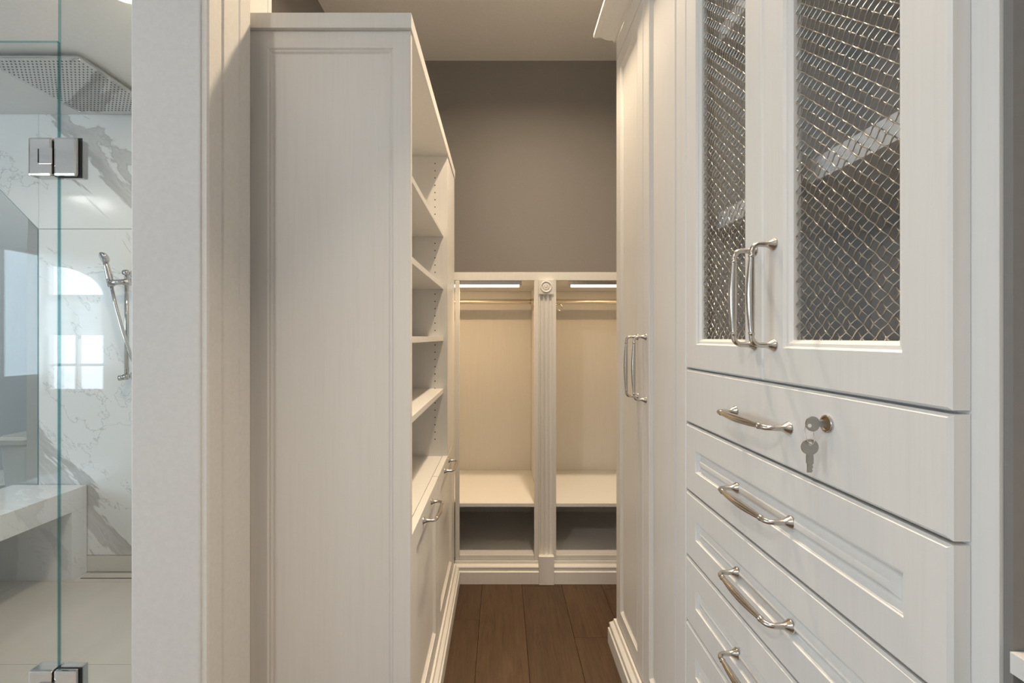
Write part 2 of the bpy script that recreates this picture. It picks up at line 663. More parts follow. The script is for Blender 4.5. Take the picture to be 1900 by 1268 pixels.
struct('wall_toilet', box(X_BATH, -2.53, 3.0, 3.1, 0, CEIL), 'bluewall')
# marble clad wall of the shower, with its slabs
wsh = struct('wall_shower', box(-2.53, XW_L - 0.05, Y_SH + 0.012, 3.1, 0, CEIL), 'white')
obj('slab', box(-2.46, XW_L - 0.05, Y_SH, Y_SH + 0.014, 0.091, 1.8245, 0.0008), 'marble', wsh)
obj('slab', box(-2.46, XW_L - 0.05, Y_SH, Y_SH + 0.014, 1.8275, 2.436, 0.0008), 'marble', wsh)
bm = bmnew()
prism(bm, [(-2.4615, 1.8275), (-2.4615, 2.436), (-3.64, 2.436), (-3.64, 2.178), (-2.801, 2.178), (-2.4645, 1.829)], lambda u, v, n: (u, Y_SH - n, v), 0.014)
obj('slab', bm, 'marble', wsh)
obj('base_tile', box(-2.46, XW_L - 0.05, Y_SH - 0.004, Y_SH + 0.014, 0.004, 0.088, 0.001), 'tile', wsh)
obj('edge_trim', box(-2.53, -2.462, Y_SH + 0.0055, Y_SH + 0.014, 0, 1.80, 0.001), 'white', wsh)
# side of the shower towards the closet
wss = struct('wall_shower_side', box(XW_L - 0.05, XW_L - 0.038, STUB1 + 0.02, Y_SH, 0, 2.436), 'white')
obj('slab', box(XW_L - 0.062, XW_L - 0.05, STUB1 + 0.02, Y_SH, 0.002, 1.8245, 0.0008), 'marble', wss)
obj('slab', box(XW_L - 0.062, XW_L - 0.05, STUB1 + 0.02, Y_SH, 1.8275, 2.436, 0.0008), 'marble', wss)
struct('ceiling', box(-2.75, XW_L - 0.05, 1.02, Y_SH + 0.012, 2.437, 2.52), 'white')
struct('ceiling', box(XW_L - 0.05, XS0, 1.02, STUB1, 2.437, 2.52), 'white')
struct('ceiling', box(-3.65, -2.75, 1.02, 2.494, 2.437, 2.52), 'white')
struct('wall_over_shower_side', box(-3.65, -3.55, 1.12, 2.494, 2.52, CEIL), 'white')
struct('wall_over_shower', box(-3.65, XS0, 1.02, 1.12, 2.52, CEIL), 'white')
# linear drain at the foot of the marble wall
dr = thing('linear_drain', 'thin steel linear drain along the foot of the marble wall', 'drain', (-1.6, 2.44, 0.0))
obj('channel', box(-2.18, -1.04, 2.412, 2.472, -0.003, 0.0008), 'dark', dr)
obj('cover', box(-2.18, -1.04, 2.418, 2.466, -0.001, 0.003, 0.001), 'tile', dr)

# --- wall behind the camera with the arched window
WX0, WX1, WZ0, WSP, WRISE = -4.56, -3.93, 0.67, 1.654, 0.36
WC = (WX0 + WX1) / 2
def arch(a, rise, n=24, off=0.0):
    return [(WX0 + off, WSP)] * (1 if off else 0) + [(WX0 + off + a * math.sin(PI / 2 * k / n), WSP + rise * math.cos(PI / 2 * k / n)) for k in range(n + 1)]
bm = bmnew()
ar = arch(WX1 - WX0, WRISE)
def quad(p, q, r, s, y):
    bm.faces.new([bm.verts.new((a_, y, b_)) for a_, b_ in (p, q, r, s)])
for y in (Y_FRONT, Y_FRONT - 0.15):
    quad((X_BATH, 0), (WX0, 0), (WX0, CEIL), (X_BATH, CEIL), y)
    quad((WX1, 0), (XW_R, 0), (XW_R, CEIL), (WX1, CEIL), y)
    quad((WX0, 0), (WX1, 0), (WX1, WZ0), (WX0, WZ0), y)
    for (p, q) in zip(ar, ar[1:]):
        quad(p, q, (q[0], CEIL), (p[0], CEIL), y)
outl = [(WX0, WZ0)] + ar + [(WX1, WZ0)]
for p, q in zip(outl, outl[1:] + outl[:1]):
    bm.faces.new([bm.verts.new(v) for v in ((p[0], Y_FRONT, p[1]), (q[0], Y_FRONT, q[1]), (q[0], Y_FRONT - 0.15, q[1]), (p[0], Y_FRONT - 0.15, p[1]))])
bmesh.ops.remove_doubles(bm, verts=bm.verts, dist=1e-5)
struct('wall_front', bm, 'white')
bm = bmnew()
def bar(x0, x1, z0, z1):
    addbox(bm, x0, x1, Y_FRONT - 0.10, Y_FRONT - 0.05, z0, z1, 0.003)
bar(WX0, WX0 + 0.04, WZ0, WSP + WRISE - 0.001); bar(WX1 - 0.05, WX1, WZ0, WSP)
bar(WX0, WX1, WZ0, WZ0 + 0.06); bar(WX0, WX1, WSP - 0.04, WSP + 0.02)
bar(WC - 0.012, WC + 0.012, WZ0, WSP)
bar(WX0, WX1, 0.96, 0.985)
ai = arch(WX1 - WX0 - 0.05, WRISE - 0.05)
for (p, q, r, s) in zip(ar, ar[1:], ai, ai[1:]):
    f_ = [(p, q, s, r)]
    v1 = [bm.verts.new((c[0], Y_FRONT - 0.05, c[1])) for c in (p, q, s, r)]
    v2 = [bm.verts.new((c[0], Y_FRONT - 0.10, c[1])) for c in (p, q, s, r)]
    bm.faces.new(v1); bm.faces.new(v2[::-1])
    for k in range(4):
        bm.faces.new((v1[k], v1[(k + 1) % 4], v2[(k + 1) % 4], v2[k]))
win = struct('window_1', bm, 'trim')
bm = bmnew()
bm.faces.new([bm.verts.new((c[0], Y_FRONT - 0.075, c[1])) for c in outl])
obj('pane', bm, 'pane', win)
bm = bmnew()
nb = 30
prev = None
for k in range(nb + 1):
    z = 1.645 - (1.645 - 1.27) * k / nb
    yy = Y_FRONT - 0.03 + 0.006 * math.cos(k * PI / 3)
    cur = [bm.verts.new((WX0 + 0.01, yy, z)), bm.verts.new((WX1 - 0.01, yy, z))]
    if prev:
        bm.faces.new((prev[0], prev[1], cur[1], cur[0]))
    prev = cur
tag(obj('roman_blind', bm, 'blind', smooth=True), 'half lowered white fabric blind in the arched bathroom window', 'blind')

# ------------------------------------------------------------ recessed lights
def pot(x, y, z, power, label, group, r=0.05, spread=PI, col=WARM):
    t = thing('recessed_light', label, 'ceiling light', (x, y, z), group)
    bm = bmnew()
    lathe(bm, (x, y, z), (0, 0, -1), [(r + 0.018, 0), (r + 0.018, 0.004), (r + 0.002, 0.006), (r, 0.0)], 28)
    obj('trim_ring', bm, 'trim', t, smooth=False)
    bm = bmnew()
    lathe(bm, (x, y, z), (0, 0, -1), [(0, -0.0005), (r, -0.0005), (r, 0.0015), (0, 0.0015)], 28)
    obj('lens', bm, 'lens', t)
    a_ = area('lamp', (0, 0, -0.02), (0, 0, 0), r * 2, r * 2, power, col, 'DISK', spread, parent=t)
    return t
pot(0.24, 1.75, CEIL, POT_W, 'round recessed ceiling light between the shelf tower and the wardrobe', 'closet ceiling lights', spread=math.radians(158))
pot(0.37, 0.52, CEIL, POT_W * 0.47, 'round recessed ceiling light above the mesh doors of the drawer cabinet', 'closet ceiling lights', spread=math.radians(74))
pot(-5.3, -1.25, CEIL, BATH_POT_W, 'round recessed ceiling light in the bathroom, farther from the shower', 'bathroom ceiling lights', col=NEUTRAL)
pot(-5.3, -0.90, CEIL, BATH_POT_W, 'round recessed ceiling light in the bathroom, closer to the shower', 'bathroom ceiling lights', col=NEUTRAL)

pot(-1.2, -1.2, CEIL, 24.0, 'added fill light in the ceiling between the bathroom and the closet entrance', 'bathroom ceiling lights', col=NEUTRAL)  # invented lamp, added to brighten the end of the partition
pot(-3.1, 2.75, CEIL, 9.0, 'added fill light in the ceiling above the toilet', 'bathroom ceiling lights', col=NEUTRAL)  # unseen lamp added to lift the dark toilet corner
pot(-1.3, 1.6, 2.437, 9.0, 'round recessed light in the low ceiling over the shower', None)

# ------------------------------------------------------------ left tower with shelves
LT = thing('shelf_tower', 'tall white cabinet with open slanting-lit shelves above two low doors', 'cabinet', (-0.45, 1.75, 0))
LT['label'] = 'tall white cabinet with open shelves above two low doors, beside the door casing'
TX0 = -0.655
Y0, Y1 = 1.215, 2.30
# camera-side end panel with a routed frame
bm = bmnew()
ring_panel(bm, mapF(TX0, Y0, 0.0), XL - TX0, 2.05, 0.022,
           [(0.045, 0.0), (0.049, -0.0035), (0.053, -0.0030), (0.058, -0.0065), (0.0605, -0.0065)], edge=0.0015)
obj('end_panel', bm, 'cab', LT)
bm = bmnew()
prism(bm, [(TX0 + 0.0005, Y0 - 0.011), (XL + 0.004, Y0 - 0.011), (XL + 0.004, 2.352), (XW_L + 0.001, 2.352), (XW_L + 0.001, 1.332), (TX0 + 0.0005, 1.332)],
      lambda u, v, n: (u, v, 2.089 + n), 0.039)
bmesh.ops.bevel(bm, geom=list(bm.edges), offset=0.0012, segments=2, profile=0.6, affect='EDGES')
obj('top_board', bm, 'cab', LT)
obj('far_end_panel', box(TX0, XL - 0.0005, 2.055, 2.074, 0.7255, 2.0495), 'cab', LT)
obj('corner_filler', box(-0.257, XL, 2.0745, 2.352, 0.728, 2.0495, 0.001), 'cab', LT)
obj('back_panel', box(TX0 - 0.016, TX0, Y0 + 0.0225, 2.352, 0.0, 2.0495), 'cab', LT)
obj('deck', box(TX0, XL - 0.0240, Y0 + 0.0225, 2.285, 0.705, 0.7255), 'cab', LT)
obj('bottom', box(TX0, XL - 0.0225, Y0 + 0.0225, 2.30, 0.10, 0.12), 'cab', LT)
for zt in (1.712, 1.480, 1.2525, 1.0235):
    obj('shelf', box(TX0, -0.2545, Y0 + 0.0225, 2.0545, zt - 0.019, zt, 0.0008), 'cab', LT)
bm = bmnew()
for k in range(40):
    z = 0.80 + 0.032 * k
    if z > 2.03:
        break
    for x in (-0.292, -0.595):
        lathe(bm, (x, 2.0547, z), (0, -1, 0), [(0, 0), (0.0026, 0), (0.0026, 0.0004), (0, 0.0004)], 8)
obj('peg_holes', bm, 'dark', LT, kind='stuff')
YD = (Y0 + 0.0015, 1.7505, 1.7535, 2.285)
for k, (ya, yb) in enumerate(((YD[0] + 0.0215, YD[1]), (YD[2], YD[3]))):
    bm = bmnew()
    ring_panel(bm, mapL(XL, ya, 0.112), yb - ya, 0.7265 - 0.112, 0.0215,
               [(0.064, 0.0), (0.066, -0.003), (0.068, -0.003), (0.076, -0.009), (0.079, -0.010)], edge=0.002)
    d = obj('door', bm, 'cab', LT)
    add_handle(d, (XL - 0.0005, (ya + yb) / 2, 0.694), 0.163, 'L', False)
obj('corner_stile', box(-0.257, XL, 2.2865, 2.352, 0.0, 0.7265, 0.001), 'cab', LT)
bm = bmnew()
moulding(bm, [(XL - 0.0005, Y0 + 0.002), (XL - 0.0005, 2.352)], BASE_PROF, side=1)
obj('plinth_moulding', bm, 'cab', LT)

# ------------------------------------------------------------ low hanging cabinet at the far wall
HC = thing('hanging_cabinet', 'low white two-bay hanging cabinet with fluted pilaster under the taupe wall', 'cabinet', (0.2, Y_BC, 0))
HX0, HX1 = XW_L + 0.001, XW_R - 0.001
ZT = 1.583
PXC = 0.2285
GL0, GL1 = 0.169, 0.281
obj('header', box(HX0, HX1, Y_BC, Y_BC + 0.02, 1.5416, ZT, 0.001), 'cab', HC)
obj('top_board', box(HX0, HX1, Y_BC + 0.0205, Y_BACK - 0.001, ZT - 0.02, ZT), 'cab', HC)
obj('soffit', box(HX0, HX1, Y_BC + 0.021, Y_BACK - 0.02, 1.5416, 1.5565), 'cab', HC)
obj('stile', box(GL0, GL1, Y_BC, Y_BC + 0.02, BASE_H + 0.001, 1.5412, 0.0012), 'cab', HC)
obj('divider', box(GL0 + 0.022, GL0 + 0.041, Y_BC + 0.0205, Y_BACK - 0.021, 0.0, 1.5412), 'cab', HC)
obj('divider', box(GL1 - 0.025, GL1 - 0.006, Y_BC + 0.0205, Y_BACK - 0.021, 0.0, 1.5412), 'cab', HC)
obj('left_stile', box(-0.2362, -0.214, Y_BC, Y_BC + 0.02, BASE_H + 0.001, 1.5412, 0.0012), 'cab', HC)
XRB = 0.80
obj('right_stile', box(XRB, HX1, Y_BC, Y_BC + 0.02, BASE_H + 0.001, 1.5412), 'cab', HC)
obj('end_panel', box(HX0, HX0 + 0.019, Y_BC + 0.0205, Y_BACK - 0.021, 0, 1.5412), 'cab', HC)
obj('end_panel', box(XRB + 0.02, XRB + 0.039, Y_BC + 0.0205, Y_BACK - 0.021, 0, 1.5412), 'cab', HC)
BL = (HX0 + 0.0195, GL0 + 0.0215)
BR = (GL1 - 0.0055, XRB + 0.0195)
for (bx0, bx1) in (BL, BR):
    obj('back_panel', box(bx0, bx1, Y_BACK - 0.02, Y_BACK - 0.002, 0.0, 1.541), 'cab', HC)
    obj('shelf', box(bx0, bx1, Y_BC + 0.004 if bx0 > 0 else Y_BC + 0.004, Y_BACK - 0.021, 0.381, 0.399, 0.0008), 'cab', HC) if False else \
        obj('shelf', box(bx0 + 0.0, bx1, Y_BC + 0.0215, Y_BACK - 0.021, 0.381, 0.399, 0.0008), 'cab', HC)
    obj('bottom', box(bx0, bx1, Y_BC + 0.0215, Y_BACK - 0.021, 0.115, 0.133), 'cab', HC)
# shelf nosings fill the openings between the stiles
for (bx0, bx1) in ((-0.2135, GL0 - 0.0005), (GL1 + 0.0005, XRB - 0.0005)):
    obj('shelf_edge', box(bx0, bx1, Y_BC + 0.001, Y_BC + 0.0213, 0.381, 0.399, 0.001), 'cab', HC)
    obj('bottom_rail', box(bx0, bx1, Y_BC + 0.001, Y_BC + 0.0213, 0.1085, 0.133, 0.001), 'cab', HC)
# pilaster: fluted board, rosette block, plinth block
PW = 0.0745
PX0, PX1 = PXC - PW / 2, PXC + PW / 2
z0p, z1p = 0.143, 1.468
fluted = bmnew()
nx = 60
def fl_depth(x, z):
    d = 0.0
    for c in (-0.0216, 0.0, 0.0216):
        u = (x - PXC - c) / 0.0085
        if abs(u) < 1:
            e = 1.0
            if z > z1p - 0.004:
                e = 0.0
            d = max(d, 0.0075 * math.sqrt(1 - u * u) * e)
    return d
cols = [PX0 + PW * k / nx for k in range(nx + 1)]
rows = [z0p, 1.44, 1.455, 1.461, z1p]
def fl_d(x, z):
    # flutes end in a round head just under the rosette block
    d = 0.0
    for c in (-0.0216, 0.0, 0.0216):
        u = (x - PXC - c) / 0.0085
        if abs(u) < 1:
            top = 1.456 + 0.0075 * math.sqrt(1 - u * u)
            if z <= top:
                d = 0.0075 * math.sqrt(1 - u * u)
    return d
grid = [[fluted.verts.new((x, Y_BC - 0.012 + fl_d(x, z), z)) for x in cols] for z in rows]
for r0, r1 in zip(grid, grid[1:]):
    for k in range(nx):
        fluted.faces.new((r0[k], r0[k + 1], r1[k + 1], r1[k]))
for (xx, col_) in ((PX0, 0), (PX1, nx)):
    vb = [fluted.verts.new((xx, Y_BC - 0.0002, z)) for z in rows]
    for k in range(len(rows) - 1):
        fluted.faces.new((grid[k][col_], grid[k + 1][col_], vb[k + 1], vb[k]))
pil = obj('pilaster', fluted, 'cab', HC)
obj('plinth_block', box(PX0 - 0.001, PX1 + 0.001, Y_BC - 0.036, Y_BC - 0.0002, 0.0, 0.1425, 0.0015), 'cab', pil)
rb = obj('rosette_block', box(PX0 - 0.001, PX1 + 0.001, Y_BC - 0.018, Y_BC - 0.0002, 1.468, 1.5416, 0.0015), 'cab', pil)
bm = bmnew()
zc = 1.506
lathe(bm, (PXC, Y_BC - 0.0178, zc), (0, -1, 0), [(0.0305, 0.0), (0.0300, 0.0025), (0.0265, 0.0045), (0.0235, 0.0035), (0.0225, 0.0004),
      (0.0190, 0.0006), (0.0150, 0.0028), (0.0085, 0.0034), (0.0060, 0.0020), (0.0048, 0.0022), (0.0035, 0.0042), (0, 0.0048)], 40)
obj('rosette', bm, 'cab', pil, smooth=True)
for (xa, xb) in ((-0.2362, PX0 - 0.0015), (PX1 + 0.0015, XW_R - 0.001)):
    bm = bmnew()
    moulding(bm, [(xa, Y_BC), (xb, Y_BC)], BASE_PROF, side=1)
    obj('plinth_moulding', bm, 'cab', HC)
# rods
for (ra, rb_) in ((BL[0], BL[1]), (BR[0], BR[1])):
    bm = bmnew()
    tube(bm, [(ra, 2.68, 1.454), (rb_, 2.68, 1.454)], 0.0145, 20)
    rod = obj('clothes_rod', bm, 'satin', HC, smooth=True, label='brushed nickel clothes rod')
    for xe, s in ((ra, 1), (rb_, -1)):
        bm = bmnew()
        lathe(bm, (xe, 2.68, 1.454), (s, 0, 0), [(0.024, 0), (0.024, 0.004), (0.0185, 0.006), (0.0185, 0.02), (0.0148, 0.021)], 20)
        obj('rod_flange', bm, 'nickel', rod)
# small metal ring below the right rod
bm = bmnew()
tube(bm, [(0.327 + 0.011 * math.cos(k * PI / 12), 2.60, 1.416 + 0.019 * math.sin(k * PI / 12)) for k in range(25)], 0.003, 8)
tube(bm, [(BR[0] + 0.0005, 2.60, 1.430), (0.318, 2.60, 1.430)], 0.004, 8)
lathe(bm, (BR[0], 2.60, 1.430), (1, 0, 0), [(0.011, 0), (0.011, 0.003), (0.005, 0.005)], 16)
obj('hook_ring', bm, 'nickel', HC, smooth=True)
# led bars just behind the header
for (xa, xb) in ((-0.80, 0.106), (0.35, 0.78)):
    bar_o = obj('light_bar', box(xa, xb, 2.408, 2.432, 1.522, 1.5413, 0.001), 'nickel', HC, label='slim warm LED bar under the cabinet top')
    obj('diffuser', box(xa + 0.012, xb - 0.012, 2.4075, 2.4325, 1.510, 1.5219, 0.002), 'led', bar_o)
    a_ = area('led_lamp', Vector(((xa + xb) / 2, 2.425, 1.505)) - Vector(HC.location), (math.radians(12), 0, 0), xb - xa, 0.02, LED_W * (xb - xa) / 0.4, (1.0, 0.67, 0.34), parent=HC)

# ------------------------------------------------------------ right: tall wardrobe with two panelled doors
TY0, TY1 = 1.1745, 1.884
WR = thing('wardrobe', 'tall white wardrobe with two narrow panelled doors and crown moulding', 'wardrobe', (0.7, 1.53, 0))
obj('far_end_panel', box(XRC, XW_R - 0.001, TY1 - 0.02, TY1, 0.0, 2.447), 'cab', WR)
obj('near_end_panel', box(XRC, XW_R - 0.001, TY0 + 0.0005, TY0 + 0.0185, 0.0, 2.447), 'cab', WR)
obj('back_panel', box(XW_R - 0.013, XW_R - 0.001, TY0 + 0.019, TY1 - 0.0205, 0.0, 2.447), 'cab', WR)
obj('top_board', box(XRC, XW_R - 0.0135, TY0 + 0.019, TY1 - 0.0205, 2.428, 2.447), 'cab', WR)
obj('bottom', box(XRC, XW_R - 0.0135, TY0 + 0.019, TY1 - 0.0205, 0.09, 0.108), 'cab', WR)
obj('frieze', box(XR + 0.0005, XRC - 0.0005, TY0 + 0.0005, TY1, 2.372, 2.447, 0.0008), 'cab', WR)
obj('toe_board', box(XR + 0.0005, XRC - 0.0005, TY0 + 0.0005, TY1, 0.0, 0.106), 'cab', WR)
TSEAM = 1.5295
DPROF = [(0.062, 0.0), (0.064, -0.003), (0.066, -0.003), (0.074, -0.010), (0.078, -0.0115), (0.080, -0.0115), (0.090, -0.006)]
for (ya, yb, hy) in ((TY0 + 0.001, TSEAM - 0.001, TSEAM - 0.032), (TSEAM + 0.001, TY1, TSEAM + 0.060)):
    bm = bmnew()
    ring_panel(bm, mapR(XR, ya, 0.112), yb - ya, 2.369 - 0.112, 0.0215, DPROF, edge=0.003)
    d = obj('door', bm, 'cab', WR)
    add_handle(d, (XR + 0.0005, hy, 1.150), 0.202, 'R', True)
bm = bmnew()
moulding(bm, [(XR, 1.1745), (XR, TY1), (XW_R - 0.001, TY1)], BASE_PROF, side=-1)
obj('plinth_moulding', bm, 'cab', WR)
CZ = 2.447
CROWN = [(0, CZ), (0.008, CZ), (0.012, CZ + 0.010), (0.022, CZ + 0.016), (0.036, CZ + 0.028), (0.052, CZ + 0.048), (0.062, CZ + 0.056),
         (0.074, CZ + 0.060), (0.077, CZ + 0.064), (0.077, CZ + 0.078), (0, CZ + 0.078)]
bm = bmnew()
moulding(bm, [(XR, 1.1745), (XR, TY1), (XW_R - 0.001, TY1)], CROWN, side=-1)
obj('crown_moulding', bm, 'cab', WR)

# ------------------------------------------------------------ right: mesh-door cabinet over drawers
DY0, DY1 = 0.482, 1.173
DSEAM = 0.829
DC = thing('drawer_cabinet', 'white cabinet with two wire mesh doors above a bank of drawers', 'cabinet', (0.7, 0.82, 0))
obj('near_end_panel', box(XRC, XW_R - 0.001, 0.456, 0.4985, 0.0, 2.447, 0.0006), 'cab', DC)
obj('far_end_panel', box(XRC, XW_R - 0.001, DY1 - 0.018, DY1 + 0.0005, 0.0, 2.447), 'cab', DC)
obj('back_panel', box(XW_R - 0.013, XW_R - 0.001, 0.499, DY1 - 0.0185, 0.0, 1.157), 'cab', DC)
obj('upper_back_panel', box(XW_R - 0.013, XW_R - 0.001, 0.499, DY1 - 0.0185, 1.1575, 2.447), 'lining', DC)
obj('deck', box(XRC, XW_R - 0.0135, 0.499, DY1 - 0.0185, 1.158, 1.176), 'cab', DC)
obj('top_board', box(XRC, XW_R - 0.0135, 0.499, DY1 - 0.0185, 2.428, 2.447), 'cab', DC)
obj('bottom', box(XRC, XW_R - 0.0135, 0.499, DY1 - 0.0185, 0.09, 0.108), 'cab', DC)
obj('inner_shelf', box(0.52, XW_R - 0.0135, 0.499, DY1 - 0.0185, 1.509, 1.547, 0.001), 'cab', DC)
obj('inner_shelf', box(0.52, XW_R - 0.0135, 0.499, DY1 - 0.0185, 1.95, 1.988, 0.001), 'cab', DC)
obj('frieze', box(XR + 0.0005, XRC - 0.0005, DY0, DY1, 2.372, 2.447, 0.0008), 'cab', DC)
obj('toe_board', box(XR + 0.0005, XRC - 0.0005, DY0, DY1, 0.0, 0.106), 'cab', DC)
bm = bmnew()
moulding(bm, [(XR, 0.454), (XR, DY1)], CROWN, side=-1)
obj('crown_moulding', bm, 'cab', DC)
bm = bmnew()
moulding(bm, [(XR, 0.454), (XR, DY1)], BASE_PROF, side=-1)
obj('plinth_moulding', bm, 'cab', DC)

def wire_mesh(y0, y1, z0, z1, x, py=0.0198, pz=0.0182, r=0.00075):
    bm = bmnew()
    H, W = z1 - z0, y1 - y0
    sub = 5
    for fam in (1, -1):
        s = pz / py * fam
        kmin = int(math.floor((-(W * pz / py)) / pz)) - 1
        kmax = int(math.ceil((H + W * pz / py) / pz)) + 1
        for k in range(kmin, kmax + 1):
            # line z = c + s*u ; nodes every half pitch in u
            c = k * pz
            ua, ub = 0.0, W
            lo, hi = (0 - c) / s, (H - c) / s
            if lo > hi:
                lo, hi = hi, lo
            ua, ub = max(ua, lo), min(ub, hi)
            if ub - ua < 0.002:
                continue
            step = (py / 2) / sub
            us = [ua] + [i * step for i in range(int(math.ceil((ua + 1e-6) / step)), int(math.floor((ub - 1e-6) / step)) + 1)] + [ub]
            pts = []
            for u in us:
                q = u / (py / 2)
                # over and under at alternate crossings
                ph = math.cos(PI * (q + k)) * fam
                pts.append((x - 0.0010 * ph, y0 + u, z0 + c + s * u, r + 0.0006 * max(0.0, ph) ** 3))
            pp = [pts[0]]
            for p in pts[1:]:
                if (Vector(p[:3]) - Vector(pp[-1][:3])).length > 1e-5:
                    pp.append(p)
            if len(pp) > 1:
                tube(bm, [p[:3] for p in pp], [p[3] for p in pp], 6, caps=False)
    return bm

for (ya, yb, hy) in ((DY0 + 0.001, DSEAM - 0.0012, DSEAM - 0.035), (DSEAM + 0.0012, DY1, DSEAM + 0.026)):
    bm = bmnew()
    zb, zt = 1.174, 2.369
    ring_panel(bm, mapR(XR, ya, zb), yb - ya, zt - zb, 0.0215, [(0.058, 0.0), (0.061, -0.004), (0.066, -0.0045), (0.0715, -0.0095)], edge=0.003, hole=True)
    d = obj('mesh_door', bm, 'cab', DC)
    obj('wire_mesh', wire_mesh(ya + 0.066, yb - 0.066, zb + 0.066, zt - 0.066, XR + 0.0145), 'steel', d, smooth=True, kind='stuff',
        label='woven steel wire mesh')
    add_handle(d, (XR + 0.0005, hy, 1.3225 - 0.0), 0.172, 'R', True)

# drawers
def drawer(z0, z1, panel=True):
    bm = bmnew()
    prof = [(0.0560, 0.0), (0.0575, -0.0020), (0.0590, -0.0020), (0.0650, -0.0085), (0.0680, -0.0095), (0.0695, -0.0095), (0.0755, -0.0030), (0.0765, -0.0018), (0.0785, -0.0012)] if panel else []
    ring_panel(bm, mapR(XR, DY0 + 0.001, z0), DY1 - DY0 - 0.001, z1 - z0, 0.0215, prof, edge=0.004)
    return obj('drawer', bm, 'cab', DC)
HYC = 0.839
zs = [1.172, 1.036, 0.867, 0.704, 0.540, 0.376, 0.112]
for k, (a_, b_) in enumerate(zip(zs, zs[1:])):
    d = drawer(b_ + 0.0022, a_ - 0.0022, k > 0)
    hz = {0: 1.103, 1: 0.9505, 2: 0.783}.get(k, (a_ + b_) / 2)
    add_handle(d, (XR + (0.001 if k == 0 else 0.0035), HYC, hz), 0.172, 'R', False)
    if k == 0:
        bm = bmnew()
        lathe(bm, (XR + 0.001, 0.664, 1.1265), (-1, 0, 0), [(0.0128, 0), (0.0128, 0.0035), (0.0118, 0.0048), (0.0100, 0.0042), (0.0092, 0.002)], 28)
        lk = obj('lock', bm, 'chrome', d, smooth=True)
        bm = bmnew()
        lathe(bm, (XR + 0.001, 0.664, 1.1265), (-1, 0, 0), [(0.0090, 0), (0.0090, 0.0026), (0, 0.0028)], 24)
        addbox(bm, XR - 0.003, XR, 0.6633, 0.6647, 1.120, 1.133)
        obj('lock_core', bm, 'brass', lk)

# keys: one in the lock, its twin hanging from a ring
KR = thing('key_ring', 'two flat keys on a small ring hanging from the drawer lock', 'key', (0.44, 0.664, 1.1265))
def key_mesh(cx, cz, r, bl, ang):
    bm = bmnew()
    poly = []
    ca, sa = math.cos(ang), math.sin(ang)
    out = []
    for k in range(25):
        a_ = math.radians(-90 + 22) + math.radians(316) * k / 24
        out.append((r * math.cos(a_), r * 0.93 * math.sin(a_)))
    w = r * 0.40
    out += [(-w, -r - 0.002), (-w, -r - bl * 0.45), (-w * 0.72, -r - bl * 0.5), (-w * 0.72, -r - bl), (w * 0.4, -r - bl),
            (w * 0.75, -r - bl * 0.9), (w * 0.5, -r - bl * 0.8), (w * 0.85, -r - bl * 0.68), (w * 0.62, -r - bl * 0.56), (w, -r - bl * 0.45), (w, -r - 0.002)]
    poly = [(cx + p * ca - q * sa, cz + p * sa + q * ca) for p, q in out]
    a_ = [bm.verts.new((u, 0.663, v)) for u, v in poly]
    b_ = [bm.verts.new((u, 0.665, v)) for u, v in poly]
    bm.faces.new(a_); bm.faces.new(b_)
    for k in range(len(poly)):
        bm.faces.new((a_[k], a_[(k + 1) % len(poly)], b_[(k + 1) % len(poly)], b_[k]))
    return bm
obj('key', key_mesh(0.4435, 1.1265, 0.0108, 0.0195, PI / 2), 'keymetal', KR)
obj('key', key_mesh(0.4395, 1.0935, 0.0122, 0.024, 0.0), 'keymetal', KR)
for (kx, kz) in ((0.4385, 1.1240), (0.4395, 1.0985)):
    bm = bmnew()
    lathe(bm, (kx, 0.6629, kz), (0, -1, 0), [(0, 0), (0.0027, 0), (0.0027, 0.0003), (0, 0.0003)], 14)
    obj('key_hole', bm, 'porcelain', KR)
bm = bmnew()
tube(bm, [(0.4392 + 0.0062 * math.cos(k * PI / 16), 0.664 + 0.004 * math.sin(k * PI / 16), 1.1112 + 0.0135 * math.sin(k * PI / 16)) for k in range(33)], 0.0006, 6)
obj('ring', bm, 'nickel', KR, smooth=True)

# ------------------------------------------------------------ open shelves beside the camera
struct('wall_nib', box(XRC + 0.004, XW_R, 0.447, 0.4555, 0.0, CEIL), 'taupe')
OS = thing('open_shelves', 'white open shelving with a low shelf, next to the drawer bank', 'shelving', (0.7, 0.1, 0))
obj('near_end_panel', box(XRC, XW_R - 0.001, -0.42, -0.40, 0.0, 2.447), 'cab', OS)
obj('back_panel', box(XW_R - 0.013, XW_R - 0.001, -0.3995, 0.4465, 0.0, 2.447), 'cab', OS)
for zt in (0.949, 0.55, 0.12, 2.447):
    obj('shelf', box(XRC, XW_R - 0.0135, -0.3995, 0.4465, zt - 0.0205, zt, 0.0006), 'cab', OS)

# ------------------------------------------------------------ shower glass
GY = 1.10
GX = -1.0466
def glass_box(x0, x1, y0, y1, z0, z1):
    bm = bmnew()
    addbox(bm, x0, x1, y0, y1, z0, z1)
    for f in bm.faces:
        f.material_index = 0 if abs(f.normal.y) > 0.9 else 1
    bm.normal_update()
    for f in bm.faces:
        f.material_index = 0 if abs(f.normal.y) > 0.9 else 1
    return bm
SP = thing('shower_screen', 'tall fixed clear glass shower screen against the white partition', 'glass screen', (-0.93, GY, 0))
obj('pane', glass_box(GX + 0.001, XS0 - 0.0005, GY, GY + 0.008, 0.0, 2.4365), ['glass', 'gedge'], SP)
SD = thing('shower_door', 'clear frameless glass shower door hung on two chrome hinges', 'glass door', (-1.4, GY, 0))
obj('pane', glass_box(-1.75, GX - 0.001, GY, GY + 0.008, 0.012, 1.950), ['glass', 'gedge'], SD)
